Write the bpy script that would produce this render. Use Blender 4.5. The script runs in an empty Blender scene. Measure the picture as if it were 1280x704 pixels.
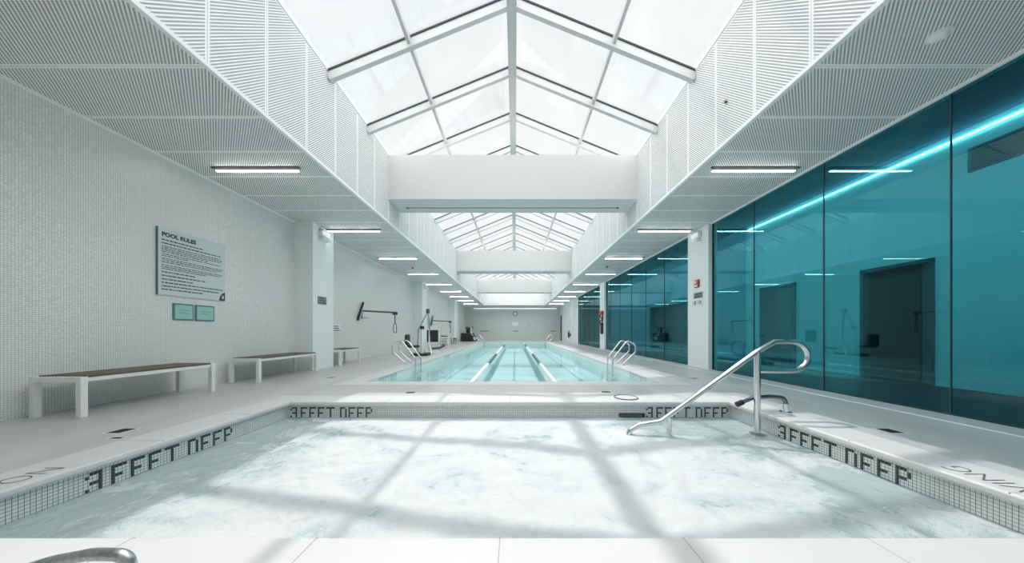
import bpy, math, random
from mathutils import Vector, noise
random.seed(7)
C = bpy.context.scene.collection
sc = bpy.context.scene
PI = math.pi

# ------------------------------------------------------------------ camera
H = 1.03
F = 373.0
cam = bpy.data.cameras.new('camera'); camo = bpy.data.objects.new('camera', cam); C.objects.link(camo)
cam.sensor_width = 36.0; cam.lens = 36.0 * F / 1280.0
cam.shift_x = -4.0 / 1280.0; cam.shift_y = 63.0 / 1280.0
cam.clip_start = 0.05; cam.clip_end = 500
camo.location = (0, 0, H); camo.rotation_euler = (PI / 2, 0, 0)
sc.camera = camo

# ------------------------------------------------------------------ world, sun, exposure
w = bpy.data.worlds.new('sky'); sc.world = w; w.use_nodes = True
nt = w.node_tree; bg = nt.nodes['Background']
tc = nt.nodes.new('ShaderNodeTexCoord'); nz = nt.nodes.new('ShaderNodeTexNoise'); rp = nt.nodes.new('ShaderNodeValToRGB')
nz.inputs['Scale'].default_value = 1.6; nz.inputs['Detail'].default_value = 3
rp.color_ramp.elements[0].position = 0.3; rp.color_ramp.elements[0].color = (0.83, 0.865, 0.885, 1)
rp.color_ramp.elements[1].position = 0.7; rp.color_ramp.elements[1].color = (0.93, 0.945, 0.95, 1)
nt.links.new(tc.outputs['Generated'], nz.inputs['Vector']); nt.links.new(nz.outputs['Fac'], rp.inputs['Fac'])
nt.links.new(rp.outputs['Color'], bg.inputs['Color'])
# hazy sky, dimmer ahead (+Y); extra brightness added overhead, sideways and behind lifts hall
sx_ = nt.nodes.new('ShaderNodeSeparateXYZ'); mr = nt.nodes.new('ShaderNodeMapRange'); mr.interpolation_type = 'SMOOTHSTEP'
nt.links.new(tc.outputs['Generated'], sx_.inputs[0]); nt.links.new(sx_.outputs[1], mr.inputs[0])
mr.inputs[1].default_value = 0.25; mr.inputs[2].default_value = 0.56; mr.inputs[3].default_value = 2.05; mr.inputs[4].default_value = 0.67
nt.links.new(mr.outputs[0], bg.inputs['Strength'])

SUN = Vector((0.125, -0.51, -1.0))
sl = bpy.data.lights.new('sun', 'SUN'); so = bpy.data.objects.new('sun', sl); C.objects.link(so)
sl.energy = 1.3; sl.angle = math.radians(0.9); sl.color = (1.0, 0.975, 0.96)
so.rotation_euler = SUN.to_track_quat('-Z', 'Y').to_euler(); so.location = (0, 10, 30)

vs = sc.view_settings
sc.display_settings.display_device = 'sRGB'
vs.view_transform = 'Standard'; vs.look = 'None'; vs.gamma = 1.0; vs.use_curve_mapping = False
vs.exposure = 0.62
sc.cycles.max_bounces = 14; sc.cycles.diffuse_bounces = 6; sc.cycles.transparent_max_bounces = 16
sc.cycles.sample_clamp_indirect = 6

# ------------------------------------------------------------------ key sizes (metres; deck at z = 0)
XL, XR = -5.92, 5.33            # left wall, glass wall on the right
XRC = 5.23                      # faces of the right-hand columns
ZC = 3.975                      # underside of the side ceilings
WL, WR = -3.41, 3.28            # faces of the roof-light well
ZW = 5.79                       # top of the well
YB, YF = -3.0, 35.5             # back and far walls
YE = 33.8                       # far end of the well
AX = -0.065; ZR = 7.16          # ridge
TX0, TX1, TY0, TY1 = -3.37, 3.20, 1.45, 4.436     # spa
PX0, PX1, PY0, PY1 = -3.20, 3.10, 6.15, 31.2      # pool
WSPA, WPOOL = -0.243, -0.21
ZP = -0.66
XI = 8.05                       # wall of the corridor behind the glass
T = 0.0254

# ------------------------------------------------------------------ node helpers
def new_mat(name):
    m = bpy.data.materials.new(name); m.use_nodes = True
    return m, m.node_tree, m.node_tree.nodes['Principled BSDF']
class NT:
    def __init__(s, nt): s.nt = nt
    def put(s, sock, v):
        if isinstance(v, (int, float)): sock.default_value = v
        else: s.nt.links.new(v, sock)
    def m(s, op, a, b=0.0, c=0.0):
        n = s.nt.nodes.new('ShaderNodeMath'); n.operation = op
        s.put(n.inputs[0], a); s.put(n.inputs[1], b)
        if op in ('MULTIPLY_ADD', 'COMPARE', 'SMOOTH_MIN'): s.put(n.inputs[2], c)
        return n.outputs[0]
    def sep(s, v):
        n = s.nt.nodes.new('ShaderNodeSeparateXYZ'); s.nt.links.new(v, n.inputs[0]); return n.outputs
    def geo(s, k):
        n = s.nt.nodes.new('ShaderNodeNewGeometry'); return n.outputs[k]
    def noise(s, scale, detail=3, vec=None, rough=0.5, dist=0.0):
        n = s.nt.nodes.new('ShaderNodeTexNoise'); n.inputs['Scale'].default_value = scale
        n.inputs['Detail'].default_value = detail; n.inputs['Roughness'].default_value = rough
        n.inputs['Distortion'].default_value = dist
        s.nt.links.new(vec if vec is not None else s.geo('Position'), n.inputs['Vector']); return n.outputs['Fac']
    def mapv(s, scale, vec=None):
        n = s.nt.nodes.new('ShaderNodeVectorMath'); n.operation = 'MULTIPLY'
        s.nt.links.new(vec if vec is not None else s.geo('Position'), n.inputs[0]); n.inputs[1].default_value = scale
        return n.outputs[0]
    def mix(s, fac, a, b):
        n = s.nt.nodes.new('ShaderNodeMix'); n.data_type = 'RGBA'
        s.put(n.inputs[0], fac)
        for k, v in ((6, a), (7, b)):
            if isinstance(v, (tuple, list)): n.inputs[k].default_value = (*v[:3], 1)
            else: s.nt.links.new(v, n.inputs[k])
        return n.outputs[2]
    def ramp(s, v, lo, hi):
        n = s.nt.nodes.new('ShaderNodeMapRange'); n.clamp = True; n.interpolation_type = 'SMOOTHSTEP'
        s.put(n.inputs[0], v); n.inputs[1].default_value = lo; n.inputs[2].default_value = hi
        return n.outputs[0]
    def bump(s, v, strength, dist, bsdf):
        n = s.nt.nodes.new('ShaderNodeBump'); n.inputs['Strength'].default_value = strength; n.inputs['Distance'].default_value = dist
        s.nt.links.new(v, n.inputs['Height']); s.nt.links.new(n.outputs[0], bsdf.inputs['Normal']); return n.outputs[0]

def plain(name, col, rough=0.5, metal=0.0, var=0.06, scale=6.0):
    m, nt, b = new_mat(name); k = NT(nt)
    f = k.noise(scale, 3)
    lo = tuple(max(0, c * (1 - var)) for c in col); hi = tuple(min(1, c * (1 + var)) for c in col)
    nt.links.new(k.mix(f, lo, hi), b.inputs['Base Color'])
    b.inputs['Roughness'].default_value = rough; b.inputs['Metallic'].default_value = metal
    return m
def emit(name, col, s):
    m, nt, b = new_mat(name)
    b.inputs['Base Color'].default_value = (*col, 1)
    b.inputs['Emission Color'].default_value = (*col, 1); b.inputs['Emission Strength'].default_value = s
    return m
def mosaic(name, col, grout, size=T, gw=0.10, rough=0.3, var=0.08, off=(0, 0, 0)):
    m, nt, b = new_mat(name); k = NT(nt)
    p = k.sep(k.geo('Position')); n = k.sep(k.geo('True Normal'))
    g = None; cells = []
    for i in range(3):
        u = k.m('DIVIDE', k.m('SUBTRACT', p[i], off[i]), size)
        fr = k.m('FRACT', u); cells.append(k.m('FLOOR', u))
        d = k.m('ABSOLUTE', k.m('SUBTRACT', fr, 0.5))
        e = k.m('GREATER_THAN', d, 0.5 - gw)
        act = k.m('LESS_THAN', k.m('ABSOLUTE', n[i]), 0.5)
        e = k.m('MULTIPLY', e, act)
        g = e if g is None else k.m('MAXIMUM', g, e)
    cb = nt.nodes.new('ShaderNodeCombineXYZ')
    for i in range(3): nt.links.new(cells[i], cb.inputs[i])
    wn = nt.nodes.new('ShaderNodeTexWhiteNoise'); nt.links.new(cb.outputs[0], wn.inputs['Vector'])
    lo = tuple(c * (1 - var) for c in col); hi = tuple(min(1, c * (1 + var)) for c in col)
    tile = k.mix(wn.outputs['Value'], lo, hi)
    big = k.noise(0.7, 4)
    tile2 = k.mix(k.ramp(big, 0.3, 0.8), tile, tuple(c * 0.93 for c in col))
    nt.links.new(k.mix(g, tile2, grout), b.inputs['Base Color'])
    nt.links.new(k.m('MULTIPLY_ADD', g, 0.4, rough), b.inputs['Roughness'])
    k.bump(k.m('SUBTRACT', 1.0, g), 0.25, 0.002, b)
    return m
def perforated(name, col, hole, ua, va, edges):
    """white metal sheet with round perforations; solid margins at the panel joints (Y) and along its edges"""
    m, nt, b = new_mat(name); k = NT(nt)
    p = k.sep(k.geo('Position')); pitch = 0.0393
    def row(op):                                # staggered round holes: lattice turned by 45 degrees
        q = k.m(op, p[ua], k.m('SUBTRACT', p[va], 0.165))
        return k.m('SUBTRACT', k.m('FRACT', k.m('DIVIDE', q, pitch)), 0.5)
    a_ = row('ADD'); b_ = row('SUBTRACT')
    h = k.m('LESS_THAN', k.m('ADD', k.m('MULTIPLY', a_, a_), k.m('MULTIPLY', b_, b_)), 0.33 ** 2)
    jf = k.m('FRACT', k.m('DIVIDE', k.m('SUBTRACT', p[1], 0.165), 0.7855))
    jd = k.m('ABSOLUTE', k.m('SUBTRACT', jf, 0.5))
    h = k.m('MULTIPLY', h, k.m('LESS_THAN', jd, 0.468))
    for ax, val in edges:
        h = k.m('MULTIPLY', h, k.m('GREATER_THAN', k.m('ABSOLUTE', k.m('SUBTRACT', p[ax], val)), 0.05))
    seam = k.m('GREATER_THAN', jd, 0.4955)
    c1 = k.mix(seam, col, tuple(c * 0.6 for c in col))
    nt.links.new(k.mix(h, c1, hole), b.inputs['Base Color'])
    b.inputs['Roughness'].default_value = 0.55
    return m

M = {}
M['tile_wall'] = mosaic('wall mosaic', (0.86, 0.865, 0.84), (0.52, 0.53, 0.515), gw=0.09, var=0.10)
M['tile_spa'] = mosaic('spa wall mosaic', (0.80, 0.83, 0.81), (0.20, 0.24, 0.23), gw=0.075, var=0.07, off=(TX0, TY1, -0.0626))
M['tile_black'] = mosaic('black mosaic tile', (0.03, 0.035, 0.035), (0.20, 0.24, 0.23), gw=0.06, var=0.3, off=(TX0, TY1, -0.0626))
M['tile_teal'] = mosaic('teal mosaic tile', (0.16, 0.33, 0.34), (0.5, 0.6, 0.6), gw=0.06, var=0.1)
M['pool_tile'] = mosaic('pool mosaic', (0.87, 0.90, 0.88), (0.70, 0.76, 0.75), gw=0.07, var=0.04)
def deck_mat():
    m, nt, b = new_mat('grey deck mosaic'); k = NT(nt)
    p = k.sep(k.geo('Position')); g = None
    for i in range(2):
        fr = k.m('FRACT', k.m('DIVIDE', p[i], T * 2))
        e = k.m('GREATER_THAN', k.m('ABSOLUTE', k.m('SUBTRACT', fr, 0.5)), 0.46)
        g = e if g is None else k.m('MAXIMUM', g, e)
    a = k.noise(1.1, 5, k.mapv((1.0, 0.45, 1.0)), 0.6, 0.4); c = k.noise(14, 4)
    base = k.mix(k.ramp(a, 0.32, 0.68), (0.50, 0.505, 0.495), (0.62, 0.62, 0.605))
    base = k.mix(k.m('MULTIPLY', c, 0.2), base, (0.42, 0.42, 0.41))
    nt.links.new(k.mix(k.m('MULTIPLY', g, 0.35), base, (0.30, 0.31, 0.30)), b.inputs['Base Color'])
    nt.links.new(k.m('MULTIPLY_ADD', a, 0.25, 0.28), b.inputs['Roughness'])
    k.bump(c, 0.08, 0.003, b)
    return m
M['deck'] = deck_mat()
M['coping'] = plain('white coping stone', (0.67, 0.655, 0.645), 0.42, var=0.05, scale=3)
M['joint'] = plain('joint filler', (0.42, 0.41, 0.40), 0.8)
M['paint'] = plain('white paint', (0.88, 0.885, 0.875), 0.6, var=0.02)
M['paint_cool'] = plain('white column paint', (0.80, 0.845, 0.835), 0.55, var=0.02)
M['far'] = plain('grey green wall tile', (0.60, 0.66, 0.645), 0.45, var=0.04, scale=1.2)
WHT = (0.95, 0.95, 0.94); HOLE = (0.06, 0.065, 0.065)
M['perf_l'] = perforated('perforated ceiling sheet left', WHT, HOLE, 0, 1, ((0, XL), (0, WL)))
M['perf_r'] = perforated('perforated ceiling sheet right', WHT, HOLE, 0, 1, ((0, XR), (0, WR)))
M['perf_w'] = perforated('perforated well sheet', (0.93, 0.935, 0.93), (0.09, 0.10, 0.10), 2, 1, ((2, ZC), (2, ZW)))
M['metal_white'] = plain('white coated metal', (0.86, 0.87, 0.87), 0.35, var=0.02)
M['roof_frame'] = plain('pale grey roof frame', (0.60, 0.605, 0.60), 0.45, var=0.03)
M['gasket'] = plain('black rubber gasket', (0.03, 0.03, 0.035), 0.6)
M['chrome'] = plain('polished steel', (0.72, 0.73, 0.73), 0.16, 1.0, 0.05)
M['steel_dull'] = plain('brushed steel', (0.50, 0.50, 0.50), 0.30, 1.0, 0.55, 60)
M['black'] = plain('black plastic', (0.025, 0.027, 0.03), 0.45)
M['dark_grey'] = plain('dark grey plastic', (0.09, 0.10, 0.10), 0.5)
M['grey'] = plain('grey plate', (0.25, 0.28, 0.28), 0.4)
M['bench_metal'] = plain('bench frame coating', (0.82, 0.82, 0.80), 0.35, 0.0, 0.04)
M['bench_wood'] = plain('dark brown bench boards', (0.13, 0.095, 0.075), 0.55, 0, 0.35, 25)
M['sign'] = plain('sign board', (0.60, 0.68, 0.67), 0.35, var=0.02)
M['sign_white'] = plain('white notice', (0.85, 0.88, 0.87), 0.4, var=0.02)
M['ink'] = plain('sign lettering', (0.035, 0.05, 0.05), 0.6)
M['ink_grey'] = plain('inlaid grey lettering', (0.12, 0.12, 0.12), 0.6)
M['ink_soft'] = plain('faint sign lettering', (0.22, 0.36, 0.34), 0.6)
M['plate_teal'] = plain('pale green plate', (0.34, 0.62, 0.56), 0.3, var=0.03)
M['plate_edge'] = plain('dark green plate edge', (0.10, 0.22, 0.21), 0.4)
M['red'] = plain('red plastic', (0.45, 0.02, 0.03), 0.4)
M['rope_white'] = plain('white lane floats', (0.85, 0.87, 0.86), 0.5)
M['rope_dark'] = plain('dark lane floats', (0.10, 0.19, 0.20), 0.5)
M['lamp'] = emit('lamp diffuser', (1.0, 0.99, 0.96), 14.0)
M['cove'] = emit('cove strip', (0.95, 1.0, 1.0), 8.0)
M['corridor_fill'] = emit('added corridor fill', (0.97, 1.0, 1.0), 13.5)  # glow of the strip added to brighten the corridor wall
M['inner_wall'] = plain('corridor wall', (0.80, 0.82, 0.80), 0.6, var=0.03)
M['inner_dim'] = plain('corridor wall dimmed', (0.34, 0.44, 0.52), 0.6, var=0.1, scale=1)  # far stretch of corridor wall: its lack of light put into the colour
M['inner_floor'] = plain('corridor dark floor', (0.012, 0.014, 0.017), 0.6)
M['inner_ceil'] = plain('corridor dark ceiling', (0.06, 0.09, 0.15), 0.8)
M['void'] = plain('dark doorway lining', (0.012, 0.014, 0.016), 0.8)
M['frame_dark'] = plain('dark door frame', (0.06, 0.09, 0.11), 0.5)
M['grille'] = plain('grey grille', (0.22, 0.24, 0.24), 0.7, var=0.3, scale=60)
M['outside'] = plain('roof membrane', (0.7, 0.7, 0.7), 0.9)

def glass_mat(name, tint, refl, frost=None, rough=0.0):
    m = bpy.data.materials.new(name); m.use_nodes = True; nt = m.node_tree; k = NT(nt)
    nt.nodes.remove(nt.nodes['Principled BSDF']); out = nt.nodes['Material Output']
    tr = nt.nodes.new('ShaderNodeBsdfTransparent'); tr.inputs[0].default_value = (*tint, 1)
    gl = nt.nodes.new('ShaderNodeBsdfGlossy'); gl.inputs['Roughness'].default_value = rough; gl.inputs[0].default_value = (0.95, 1, 1, 1)
    fr = nt.nodes.new('ShaderNodeFresnel'); fr.inputs[0].default_value = 1.5
    fac = k.m('MINIMUM', k.m('MULTIPLY_ADD', fr.outputs[0], refl[1], refl[0]), 1.0)
    mx = nt.nodes.new('ShaderNodeMixShader'); nt.links.new(fac, mx.inputs[0]); nt.links.new(tr.outputs[0], mx.inputs[1]); nt.links.new(gl.outputs[0], mx.inputs[2])
    last = mx
    if frost:
        ts = nt.nodes.new('ShaderNodeBsdfTranslucent'); ts.inputs[0].default_value = (0.9, 0.92, 0.92, 1)
        f = k.noise(1.0, 5, k.mapv(frost), 0.6)
        f = k.m('MULTIPLY', k.ramp(f, 0.45, 0.85), 0.07)
        m2 = nt.nodes.new('ShaderNodeMixShader'); nt.links.new(f, m2.inputs[0]); nt.links.new(mx.outputs[0], m2.inputs[1]); nt.links.new(ts.outputs[0], m2.inputs[2]); last = m2
    nt.links.new(last.outputs[0], out.inputs['Surface'])
    return m
M['blue_glass'] = glass_mat('blue tinted glass', (0.28, 0.71, 0.77), (0.012, 0.33))
M['sky_glass'] = glass_mat('roof glass', (0.985, 0.99, 0.99), (0.0, 0.1), (1.6, 1.0, 0.5))

def water_pool():
    m = bpy.data.materials.new('pool water'); m.use_nodes = True; nt = m.node_tree; k = NT(nt)
    nt.nodes.remove(nt.nodes['Principled BSDF']); out = nt.nodes['Material Output']
    tr = nt.nodes.new('ShaderNodeBsdfTransparent'); tr.inputs[0].default_value = (0.78, 0.945, 0.955, 1)
    gl = nt.nodes.new('ShaderNodeBsdfGlossy'); gl.inputs['Roughness'].default_value = 0.03
    bp = nt.nodes.new('ShaderNodeBump'); bp.inputs['Strength'].default_value = 0.10; bp.inputs['Distance'].default_value = 0.03
    nt.links.new(k.noise(3.0, 3), bp.inputs['Height']); nt.links.new(bp.outputs[0], gl.inputs['Normal'])
    fr = nt.nodes.new('ShaderNodeFresnel'); fr.inputs[0].default_value = 1.33
    mx = nt.nodes.new('ShaderNodeMixShader'); nt.links.new(k.m('MULTIPLY', fr.outputs[0], 0.28), mx.inputs[0])
    nt.links.new(tr.outputs[0], mx.inputs[1]); nt.links.new(gl.outputs[0], mx.inputs[2]); nt.links.new(mx.outputs[0], out.inputs['Surface'])
    return m
M['pool_water'] = water_pool()
def water_spa():
    m, nt, b = new_mat('foaming spa water'); k = NT(nt)
    p = k.sep(k.geo('Position'))
    # foam is densest over the jets in the middle, thin at the sides and in the far right corner
    dx = k.m('ABSOLUTE', k.m('ADD', p[0], 0.15))
    side = k.ramp(dx, 1.5, 3.4)
    cx = k.m('SUBTRACT', p[0], 2.25); cy = k.m('SUBTRACT', p[1], 4.1)
    r2 = k.m('SQRT', k.m('ADD', k.m('MULTIPLY', cx, cx), k.m('MULTIPLY', k.m('MULTIPLY', cy, cy), 5.0)))
    corner = k.m('SUBTRACT', 1.0, k.ramp(r2, 0.5, 1.2))
    n1 = k.noise(1.15, 6, k.mapv((1.0, 1.3, 1.0)), 0.62, 1.2)
    n2 = k.noise(7.0, 6, None, 0.7, 1.5)
    v = k.m('ADD', k.m('MULTIPLY', n1, 0.8), k.m('MULTIPLY', n2, 0.35))
    v = k.m('SUBTRACT', v, k.m('MULTIPLY', side, 0.20)); v = k.m('SUBTRACT', v, k.m('MULTIPLY', corner, 0.22))
    foam = k.ramp(v, 0.375, 0.60)
    n3 = k.noise(28.0, 5, None, 0.7)
    foam2 = k.m('MULTIPLY', foam, k.m('MULTIPLY_ADD', k.ramp(n3, 0.25, 0.6), 0.12, 0.88))
    teal = k.mix(n2, (0.40, 0.51, 0.505), (0.50, 0.58, 0.575))
    nt.links.new(k.mix(foam2, teal, (0.655, 0.665, 0.665)), b.inputs['Base Color'])
    nt.links.new(k.m('MULTIPLY_ADD', foam, 0.55, 0.12), b.inputs['Roughness'])
    k.bump(k.m('ADD', n2, k.m('MULTIPLY', n3, 0.35)), 0.55, 0.03, b)
    return m
M['spa_water'] = water_spa()

# ------------------------------------------------------------------ mesh helpers
class MB:
    def __init__(s): s.v = []; s.f = []; s.mi = []; s.sm = []
    def add(s, vs, fs, mi=0, smooth=False):
        o = len(s.v); s.v += [tuple(v) for v in vs]
        for f in fs: s.f.append([i + o for i in f]); s.mi.append(mi); s.sm.append(smooth)
        return s
    def box(s, x0, x1, y0, y1, z0, z1, mi=0):
        vs = [(x, y, z) for z in (z0, z1) for y in (y0, y1) for x in (x0, x1)]
        return s.add(vs, [(0, 2, 3, 1), (4, 5, 7, 6), (0, 1, 5, 4), (2, 6, 7, 3), (0, 4, 6, 2), (1, 3, 7, 5)], mi)
    def bevel_box(s, x0, x1, y0, y1, z0, z1, r, mi=0):
        """box with chamfered edges"""
        vs = []; r = min(r, (x1 - x0) / 2.01, (y1 - y0) / 2.01, (z1 - z0) / 2.01)
        import itertools
        idx = {}
        for sx, sy, sz in itertools.product((0, 1), repeat=3):
            X = (x0, x1)[sx]; Y = (y0, y1)[sy]; Z = (z0, z1)[sz]
            dx = r if sx == 0 else -r; dy = r if sy == 0 else -r; dz = r if sz == 0 else -r
            for a, q in (('x', (X, Y + dy, Z + dz)), ('y', (X + dx, Y, Z + dz)), ('z', (X + dx, Y + dy, Z))):
                idx[(sx, sy, sz, a)] = len(vs); vs.append(q)
        fs = []
        for sgn in (0, 1):
            q = [(0, 0), (1, 0), (1, 1), (0, 1)]
            fx = [idx[(sgn, a, b_, 'x')] for a, b_ in q]; fy = [idx[(a, sgn, b_, 'y')] for a, b_ in q]; fz = [idx[(a, b_, sgn, 'z')] for a, b_ in q]
            fs.append(fx if sgn else fx[::-1]); fs.append(fy[::-1] if sgn else fy); fs.append(fz if sgn else fz[::-1])
        for a in (0, 1):
            for b_ in (0, 1):
                fs.append([idx[(0, a, b_, 'y')], idx[(1, a, b_, 'y')], idx[(1, a, b_, 'z')], idx[(0, a, b_, 'z')]])
                fs.append([idx[(a, 0, b_, 'x')], idx[(a, 1, b_, 'x')], idx[(a, 1, b_, 'z')], idx[(a, 0, b_, 'z')]])
                fs.append([idx[(a, b_, 0, 'x')], idx[(a, b_, 1, 'x')], idx[(a, b_, 1, 'y')], idx[(a, b_, 0, 'y')]])
        for k_ in itertools.product((0, 1), repeat=3): fs.append([idx[(*k_, 'x')], idx[(*k_, 'y')], idx[(*k_, 'z')]])
        return s.add(vs, fs, mi)
    def tube(s, pts, r, n=14, mi=0, cap=True):
        pts = [Vector(p) for p in pts]; N = len(pts)
        if not hasattr(r, '__len__'): r = [r] * N
        tang = []
        for i in range(N):
            a = pts[max(0, i - 1)]; b = pts[min(N - 1, i + 1)]; tang.append((b - a).normalized())
        t = tang[0]; up = Vector((0, 0, 1)) if abs(t.z) < 0.9 else Vector((1, 0, 0))
        nrm = (up - t * up.dot(t)).normalized(); vs = []
        for i in range(N):
            t = tang[i]; nrm = (nrm - t * nrm.dot(t)).normalized(); bi = t.cross(nrm)
            for j in range(n):
                a = 2 * PI * j / n; vs.append(pts[i] + (nrm * math.cos(a) + bi * math.sin(a)) * r[i])
        fs = [(i * n + j, i * n + (j + 1) % n, (i + 1) * n + (j + 1) % n, (i + 1) * n + j) for i in range(N - 1) for j in range(n)]
        s.add(vs, fs, mi, True)
        if cap: s.add([vs[j] for j in range(n)][::-1], [tuple(range(n))], mi); s.add([vs[(N - 1) * n + j] for j in range(n)], [tuple(range(n))], mi)
        return s
    def cyl(s, a, b, r, n=20, mi=0): return s.tube([a, b], r, n, mi)
    def bar(s, a, b, w, h, mi=0, up=(0, 0, 1)):
        """square-section bar from a to b; w sideways, h along up"""
        a = Vector(a); b = Vector(b); t = (b - a).normalized(); u = Vector(up)
        u = (u - t * u.dot(t)).normalized(); sd = t.cross(u)
        vs = [p + sd * (i * w / 2) + u * (j * h / 2) for p in (a, b) for i, j in ((-1, -1), (1, -1), (1, 1), (-1, 1))]
        return s.add(vs, [(3, 2, 1, 0), (4, 5, 6, 7), (0, 1, 5, 4), (1, 2, 6, 5), (2, 3, 7, 6), (3, 0, 4, 7)], mi)
    def build(s, name, mats, parent=None, shift=(0, 0, 0)):
        me = bpy.data.meshes.new(name)
        sh = Vector(shift)
        me.from_pydata([tuple(Vector(v) - sh) for v in s.v], [], s.f)
        if not isinstance(mats, (list, tuple)): mats = [mats]
        for m in mats: me.materials.append(m)
        me.polygons.foreach_set('material_index', s.mi); me.polygons.foreach_set('use_smooth', s.sm)
        me.update()
        import bmesh
        bm = bmesh.new(); bm.from_mesh(me); bmesh.ops.recalc_face_normals(bm, faces=bm.faces); bm.to_mesh(me); bm.free()
        o = bpy.data.objects.new(name, me); C.objects.link(o)
        if parent is not None: o.parent = parent
        return o
def fillet(pts, rad, n=7):
    """rounds the inner corners of a polyline; rad may be a list per inner corner"""
    P = [Vector(p) for p in pts]; out = [P[0]]
    for i in range(1, len(P) - 1):
        r = rad[i - 1] if hasattr(rad, '__len__') else rad
        a = (P[i - 1] - P[i]); b = (P[i + 1] - P[i]); la, lb = a.length, b.length; a.normalize(); b.normalize()
        ang = a.angle(b)
        d = min(r / max(math.tan(ang / 2), 1e-3), la * 0.49, lb * 0.49)
        p0 = P[i] + a * d; p1 = P[i] + b * d
        for k in range(n + 1):
            t = k / n; out.append(p0 * (1 - t) ** 2 + P[i] * 2 * t * (1 - t) + p1 * t * t)
    out.append(P[-1]); return out
def tag(o, label=None, cat=None, group=None, kind=None):
    if label: o['label'] = label
    if cat: o['category'] = cat
    if group: o['group'] = group
    if kind: o['kind'] = kind
    return o
def empty(name, loc, label=None, cat=None, group=None, kind=None, rz=0.0):
    o = bpy.data.objects.new(name, None); C.objects.link(o); o.location = loc; o.rotation_euler = (0, 0, rz); o.empty_display_size = 0.1
    return tag(o, label, cat, group, kind)
def struct(o, label=None): o['kind'] = 'structure'; 
def copy_tree(o, parent=None):
    c = o.copy(); C.objects.link(c); c.parent = parent
    for ch in [x for x in bpy.data.objects if x.parent == o]: copy_tree(ch, c)
    return c
def box_obj(name, b, mat, kind='structure', parent=None):
    o = MB().box(*b).build(name, mat, parent)
    if parent is None: o['kind'] = kind
    return o
def text_mesh(s, size, name, mat, to3d, parent=None, bold=0.0, width=1.0, shift=(0, 0, 0)):
    """flat lettering; to3d maps (u, v) in metres to a point"""
    cu = bpy.data.curves.new('t', 'FONT'); cu.body = s; cu.size = size; cu.offset = bold; cu.resolution_u = 3
    to = bpy.data.objects.new('t', cu); C.objects.link(to)
    dg = bpy.context.evaluated_depsgraph_get(); me = bpy.data.meshes.new_from_object(to.evaluated_get(dg))
    sh = Vector(shift)
    for v in me.vertices: v.co = Vector(to3d(v.co.x * width, v.co.y)) - sh
    bpy.data.objects.remove(to); bpy.data.curves.remove(cu)
    me.name = name; me.materials.clear(); me.materials.append(mat)
    o = bpy.data.objects.new(name, me); C.objects.link(o)
    if parent is not None: o.parent = parent
    return o

# ------------------------------------------------------------------ THE HALL
CT = 0.36   # coping width
def ring(mb, x0, x1, y0, y1, X0, X1, Y0, Y1, z0, z1):
    """slab X0..X1 x Y0..Y1 with the hole x0..x1 x y0..y1"""
    mb.box(X0, X1, Y0, y0, z0, z1); mb.box(X0, X1, y1, Y1, z0, z1); mb.box(X0, x0, y0, y1, z0, z1); mb.box(x1, X1, y0, y1, z0, z1)
fl = MB()
a0, a1, b0, b1 = TX0 - CT, TX1 + CT, TY0 - CT, TY1 + CT
c0, c1, d0, d1 = PX0 - CT, PX1 + CT, PY0 - CT, PY1 + CT
XRR = 4.965
fl.box(XL, XRR, YB, b0, -0.2, 0)
fl.box(XL, a0, b0, b1, -0.2, 0); fl.box(a1, XRR, b0, b1, -0.2, 0)
fl.box(XL, XRR, b1, d0, -0.2, 0)
fl.box(XL, c0, d0, d1, -0.2, 0); fl.box(c1, XRR, d0, d1, -0.2, 0)
fl.box(XL, XRR, d1, YF, -0.2, 0)
fl.build('floor', M['deck'])['kind'] = 'structure'
box_obj('trim_1', (XRR, XR + 0.05, YB, YF, -0.2, 0.012), plain('pale sill strip', (0.50, 0.50, 0.49), 0.5))
box_obj('trim_2', (XRR - 0.012, XRR, YB, YF, -0.05, 0.008), M['paint'])

def coping(name, x0, x1, y0, y1):
    mb = MB(); o = 0.05; n = 5
    prof = []                                   # rounded nose profile: (distance out from the pool wall, z)
    prof.append((CT, 0.002)); prof.append((-o + 0.02, 0.002))
    for i in range(1, n): a = PI / 2 * i / n; prof.append((-o + 0.02 - 0.02 * math.sin(a), 0.002 - 0.022 + 0.022 * math.cos(a)))
    prof.append((-o, -0.04)); prof.append((-o + 0.01, -0.058)); prof.append((0.002, -0.062)); prof.append((CT, -0.062))
    vs = []
    for d, z in prof: vs += [(x0 - d, y0 - d, z), (x1 + d, y0 - d, z), (x1 + d, y1 + d, z), (x0 - d, y1 + d, z)]
    P = len(prof)
    fs = [(p * 4 + j, p * 4 + (j + 1) % 4, ((p + 1) % P) * 4 + (j + 1) % 4, ((p + 1) % P) * 4 + j) for p in range(P) for j in range(4)]
    mb.add(vs, fs)
    # fine joints between the coping stones
    s = 0.915
    k = x0 + s * 0.6
    while k < x1:
        for yy0, yy1 in ((y0 - CT, y0 + 0.045), (y1 - 0.045, y1 + CT)): mb.box(k - 0.0025, k + 0.0025, yy0, yy1, -0.01, 0.0028, 1)
        k += s
    k = y0 + s * 0.5
    while k < y1:
        for xx0, xx1 in ((x0 - CT, x0 + 0.045), (x1 - 0.045, x1 + CT)): mb.box(xx0, xx1, k - 0.0025, k + 0.0025, -0.01, 0.0028, 1)
        k += s
    ob = mb.build(name, [M['coping'], M['joint']]); ob['kind'] = 'structure'
coping('trim_3', TX0, TX1, TY0, TY1)
coping('trim_4', PX0, PX1, PY0, PY1)

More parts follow.
